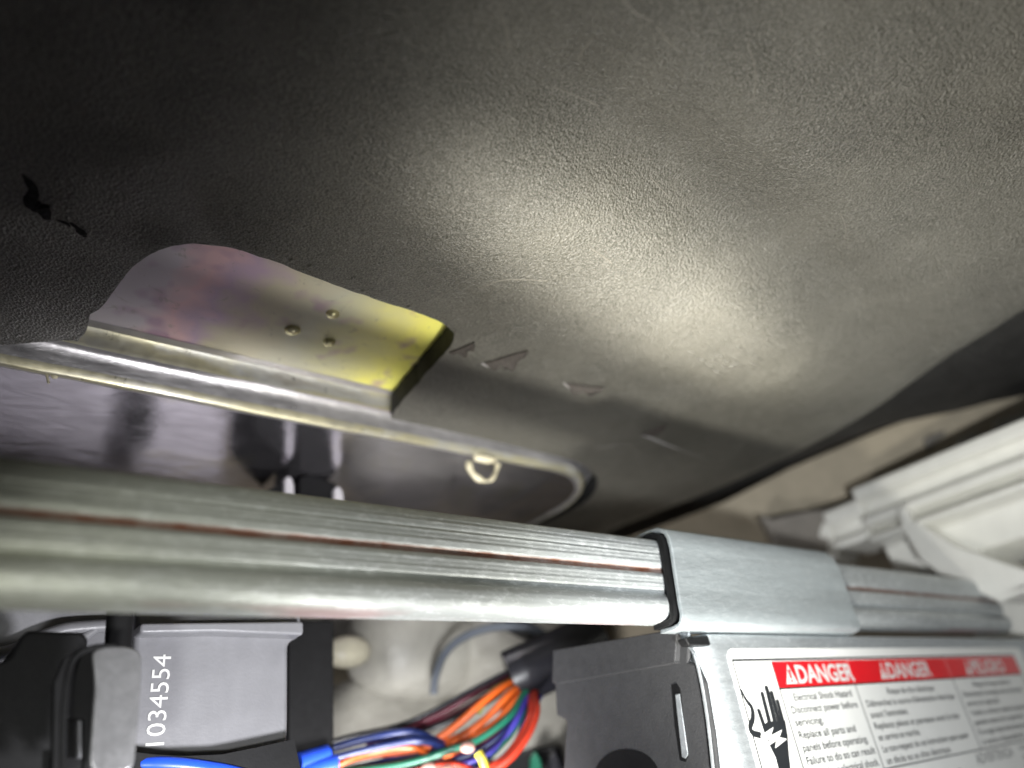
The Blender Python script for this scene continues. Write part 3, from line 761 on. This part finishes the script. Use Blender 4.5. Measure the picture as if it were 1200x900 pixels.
# ================================================================ WIRE HARNESS
hn = thing('wire_harness', 'loose bundle of coloured wires running into black tape, bottom centre', 'wire harness', dep(520, 860, 27))
def wcol(n, c, r=.35): return simple(n+'_wire_insulation', c, r, 0, .08, 3)
WM = {'orange': wcol('orange', (.62,.11,.015)), 'navy': wcol('navy', (.012,.025,.12)), 'green': wcol('green', (.01,.12,.07)), 'red': wcol('red', (.45,.035,.015)),
      'maroon': wcol('maroon', (.12,.012,.03)), 'yellow': wcol('yellow', (.62,.52,.06)), 'blue': wcol('blue', (.02,.09,.75)), 'black': wcol('black', (.012,.012,.016)), 'violet': wcol('violet', (.05,.04,.30)), 'olive': wcol('olive', (.32,.32,.08))}
WR = [('black', 4.5, ((300,900,25),(400,866,26),(480,846,26.5),(560,805,27.5),(618,776,28.5),(660,760,29))),
      ('maroon', 5, ((440,868,27),(505,842,27.4),(560,812,27.8),(600,790,28.4),(640,772,29))),
      ('black', 5.5, ((430,880,27),(520,848,27),(575,820,27.4),(605,795,28),(645,775,29))),
      ('maroon', 4.5, ((430,874,27.2),(512,846,27.3),(568,816,27.6),(602,793,28.2),(642,778,29))),
      ('olive', 5, ((560,836,26.5),(575,812,27),(594,800,27.6),(612,792,28.2),(640,780,29))),
      ('orange', 6.5, ((505,872,25.6),(535,850,26),(562,826,26.4),(588,806,27),(612,795,28),(645,780,29))),
      ('orange', 6, ((515,880,25.3),(545,862,25.6),(572,840,26),(598,812,26.6),(616,800,28),(645,785,29))),
      ('orange', 5.5, ((520,888,25.2),(552,868,25.2),(580,848,25.8),(602,822,26.4),(618,804,27.8),(645,788,29))),
      ('navy', 6.5, ((342,892,24),(380,880,24.6),(430,866,25),(480,858,25.2),(520,872,25.6),(560,880,26))),
      ('navy', 6, ((350,900,23.8),(400,886,24.4),(450,874,24.8),(495,868,25),(530,882,25.4),(556,896,26))),
      ('green', 5.5, ((400,905,24.4),(470,896,24.6),(525,880,24.8),(565,864,25.2),(598,838,25.8),(614,812,27),(640,792,29))),
      ('navy', 5, ((520,895,25.2),(560,880,25.4),(592,856,25.8),(610,826,26.6),(622,808,28),(645,795,29))),
      ('violet', 5.5, ((530,900,24.8),(565,888,25),(590,868,25.4),(608,838,26),(620,812,27.4),(645,795,29))),
      ('red', 6, ((560,905,24.2),(590,890,24.6),(610,864,25.2),(622,836,26),(624,812,27.4),(645,796,29))),
      ('red', 6.5, ((575,905,24.3),(600,886,24.6),(620,858,25.2),(629,832,26),(627,810,27.4),(645,796,29))),
      ('orange', 5, ((380,905,24),(410,890,24.4),(440,880,24.8),(480,876,25),(505,886,25.2))),
      ('red', 5, ((470,910,24.4),(500,900,24.6),(530,896,24.6),(560,905,24.8))),
      ('black', 7, ((330,925,25.2),(420,900,25.6),(500,886,26),(560,866,26.6),(600,836,27.4),(640,796,29))),
      ('navy', 6, ((380,922,24.8),(440,896,25.2),(500,880,25.4),(556,862,26),(594,836,26.8),(640,792,29))),
      ('black', 7, ((400,935,25),(480,905,25.6),(540,890,26),(590,860,26.6),(618,826,27.4),(645,796,29))),
      ('maroon', 5.5, ((430,915,24.6),(490,893,25),(540,880,25.4),(586,854,26),(612,824,27),(645,794,29))),
      ('green', 5, ((440,925,24.4),(500,905,24.7),(560,893,25),(592,868,25.4),(612,840,26.2),(645,798,29))),
      ('orange', 5.5, ((330,915,24.3),(380,900,24.6),(430,886,24.9),(490,878,25.3),(540,862,25.9),(590,826,26.8),(640,790,29))),
      ('violet', 5, ((450,935,24.2),(520,915,24.4),(575,898,24.7),(604,872,25.2),(618,840,26.2),(645,798,29))),
      ('yellow', 7, ((560,882,23.6),(566,892,23.5),(571,912,23.5)))]
for nm, rp, pts in WR:
    r = rp*25.5/F*.72
    pts = [dep(x, y, d) for x, y, d in pts]
    obj('wire', *tube(pts, r, 12, 7), WM[nm], hn, label=nm+' insulated wire')
obj('tape_wrap', *tube([dep(598,796,28.0), dep(620,786,28.2), dep(660,768,28.8), dep(690,752,30)], lambda q: 1.05, 18, 4), WM['black'], hn, label='black tape round the bundle')
for (a, b) in (((350,893,23.2),(384,883,23.9)), ((356,903,23.2),(394,894,23.8))):
    obj('ferrule', *tube([dep(*a), dep(*b)], .27, 12, 2), WM['blue'], hn, label='bright blue crimp sleeve')
SPL = simple('splice_cap_pink', (.55,.32,.27), .3)
for (x, y) in ((502,900),(524,903),(548,876)):
    obj('splice_cap', *lump(dep(x, y, 24), (.27,.2,.18), x, .1, 12, 2.2), SPL, hn)
bw = obj('blue_cable', *tube([dep(x, y, d) for x, y, d in ((130,898,16.4),(170,896,16.5),(210,897,16.8),(262,904,17.3),(300,914,17.6))], .17, 12), WM['blue'], None)
tag(bw, 'bright blue cable below the number on the grey housing', 'cable')
fl_ = obj('black_tray', *extrude_t(pT([(120,876),(180,884),(215,886),(260,884),(300,876),(345,866),(352,900),(420,960),(120,960)], 19.4, .05), 19.4, 23), BLACK, None, bev=.1)
tag(fl_, 'black tray edge along the bottom of the grey housing', 'tray')
# green leafy-looking terminals lower right of the harness
tm = thing('terminal_block', 'dark terminal block with small green and black tabs left of the end plate', 'terminal block', dep(640, 890, 31))
obj('block', *prism([dep(x, y, 32) for x, y in ((570,884),(660,872),(670,930),(560,930))], (.5,3,0)), BLACK, tm, smooth=False, bev=.2)
for x, c in ((628, 'green'), (650, 'black')):
    obj('tab', *prism([dep(a, b, 30.5) for a, b in ((x-6,910),(x-5,888),(x,880),(x+6,892),(x+8,912))], (.2,.4,0)), WM[c], tm, smooth=False, bev=.05)

# ================================================================ WHITE MOULDED RACK ON THE RIGHT
rk = thing('white_rack', 'white moulded plastic rack with stepped ledges and a pointed foot over the rail end', 'plastic rack', (38, 14, 5))
SS = 38.
pr = [(SS,11.75),(SS,11.15),(SS+.7,11.0),(SS+.7,10.35),(SS+.1,10.2),(SS+.1,9.75),(SS+.9,9.6),(SS+.9,9.3),(SS-.15,9.15),(SS-.15,8.9),(SS+1.2,8.7),(SS+1.4,7.2),(SS+3,6.8),(SS+9,6.8),(SS+9,12.0),(SS+1.2,12.0)]
obj('stepped_beam', *extrude_t(pr, -2, 16.6), WHITE, rk, bev=.14, seg=3)
pr2 = [(SS+.5,11.3),(SS+.5,10.6),(SS+1.0,10.4),(SS+1.0,9.8),(SS+.3,9.6),(SS+.3,9.2),(SS+4,9.2),(SS+4,11.5),(SS+1,11.5)]
obj('beam_end', *extrude_t(pr2, 16.6, 18.8), WHITE, rk, bev=.14, seg=3)
obj('beam_tip', *extrude_t([(a+.3, b-.35) for a, b in pr2[:6]]+[(SS+3, 8.85),(SS+3, 11.0)], 18.8, 19.6), WHITE, rk, bev=.14, seg=3)
ft = [onS(x, y, SS-.2) for x, y in ((1056,618),(1075,612),(1120,640),(1200,668),(1230,690),(1205,690),(1172,706),(1150,696),(1105,676),(1078,656))]
obj('foot_web', *prism(ft, (4, 0, 0)), WHITE, rk, smooth=False, bev=.1)
ft = [onS(x, y, SS-.2) for x, y in ((1166,706),(1176,690),(1300,640),(1300,672),(1205,692))]
obj('foot_flange', *prism(ft, (3.5, 0, 0)), WHITE, rk, smooth=False, bev=.1)
obj('rib', *prism([onS(x, y, SS-.2) for x, y in ((1050,596),(1062,592),(1070,618),(1058,624))], (1.2,0,0)), WHITE, rk, smooth=False, bev=.1)
obj('outer_leg', *box((SS+6, 8, -14), (SS+10, 16, 7)), WHITE, rk, bev=.2)
# grey arm behind the rack end
ar = thing('hooked_bracket', 'blurred grey hooked bracket beyond the end of the white rack', 'bracket', dep(930, 640, 40.5))
GA = simple('mid_grey_plastic', (.22,.20,.175), .5, 0, .1, 1)
P = [dep(x, y, 40.5) for x, y in ((888,600),(905,606),(940,598),(985,592),(1010,600),(1000,650),(960,670),(900,668),(905,630))]
obj('arm_body', *prism(P, (1.2, 1.0, 0)), GA, ar, smooth=False, bev=.35, seg=3)
# beige side frame beyond the mat, with a moulded strip and blocks
fr_ = thing('beige_frame', 'out-of-focus beige cabinet frame running behind the tub edge', 'frame', (50, 20, 5))
TP = [(700,644,45),(760,622,44.4),(850,588,43.6),(926,549,43.3),(1040,501,41.5),(1085,486,40.8),(1200,464,39.2),(1340,425,37)]
P = [dep(*q) for q in TP]
lo = [5.5, 5.5, 5.5, 5.5, 12.15, 12.15, 12.15, 12.15]
P.insert(4, P[3]+(P[4]-P[3])*.02); lo.insert(4, 12.15)
vs = [p_ + Vector((a_, 0, 0)) for a_ in (0, 1.2) for p_ in P] + [Vector((p_.x+a_, p_.y, l_)) for a_ in (0, 1.2) for p_, l_ in zip(P, lo)]
n_ = len(P); fs = []
for i in range(n_-1):
    fs += [(i, i+1, n_*2+i+1, n_*2+i), (n_+i, n_+i+1, 3*n_+i+1, 3*n_+i), (i, i+1, n_+i+1, n_+i), (2*n_+i, 2*n_+i+1, 3*n_+i+1, 3*n_+i)]
fs += [(0, n_, 3*n_, 2*n_), (n_-1, 2*n_-1, 4*n_-1, 3*n_-1)]
obj('frame_web', vs, fs, BEIGE, fr_, smooth=False)
for pts, d in ((((1080,512),(1112,500),(1122,545),(1092,558)), 40), (((1160,492),(1215,476),(1215,506),(1172,518)), 38), (((1118,512),(1150,500),(1152,522),(1122,534)), 39.3)):
    obj('frame_block', *prism([dep(x, y, d) for x, y in pts], (.8, .3, 0)), simple('beige_block', (.52,.50,.44), .6, 0, .1, 1) if pts[0][0] > 1100 else GA, fr_, smooth=False, bev=.3, seg=3)
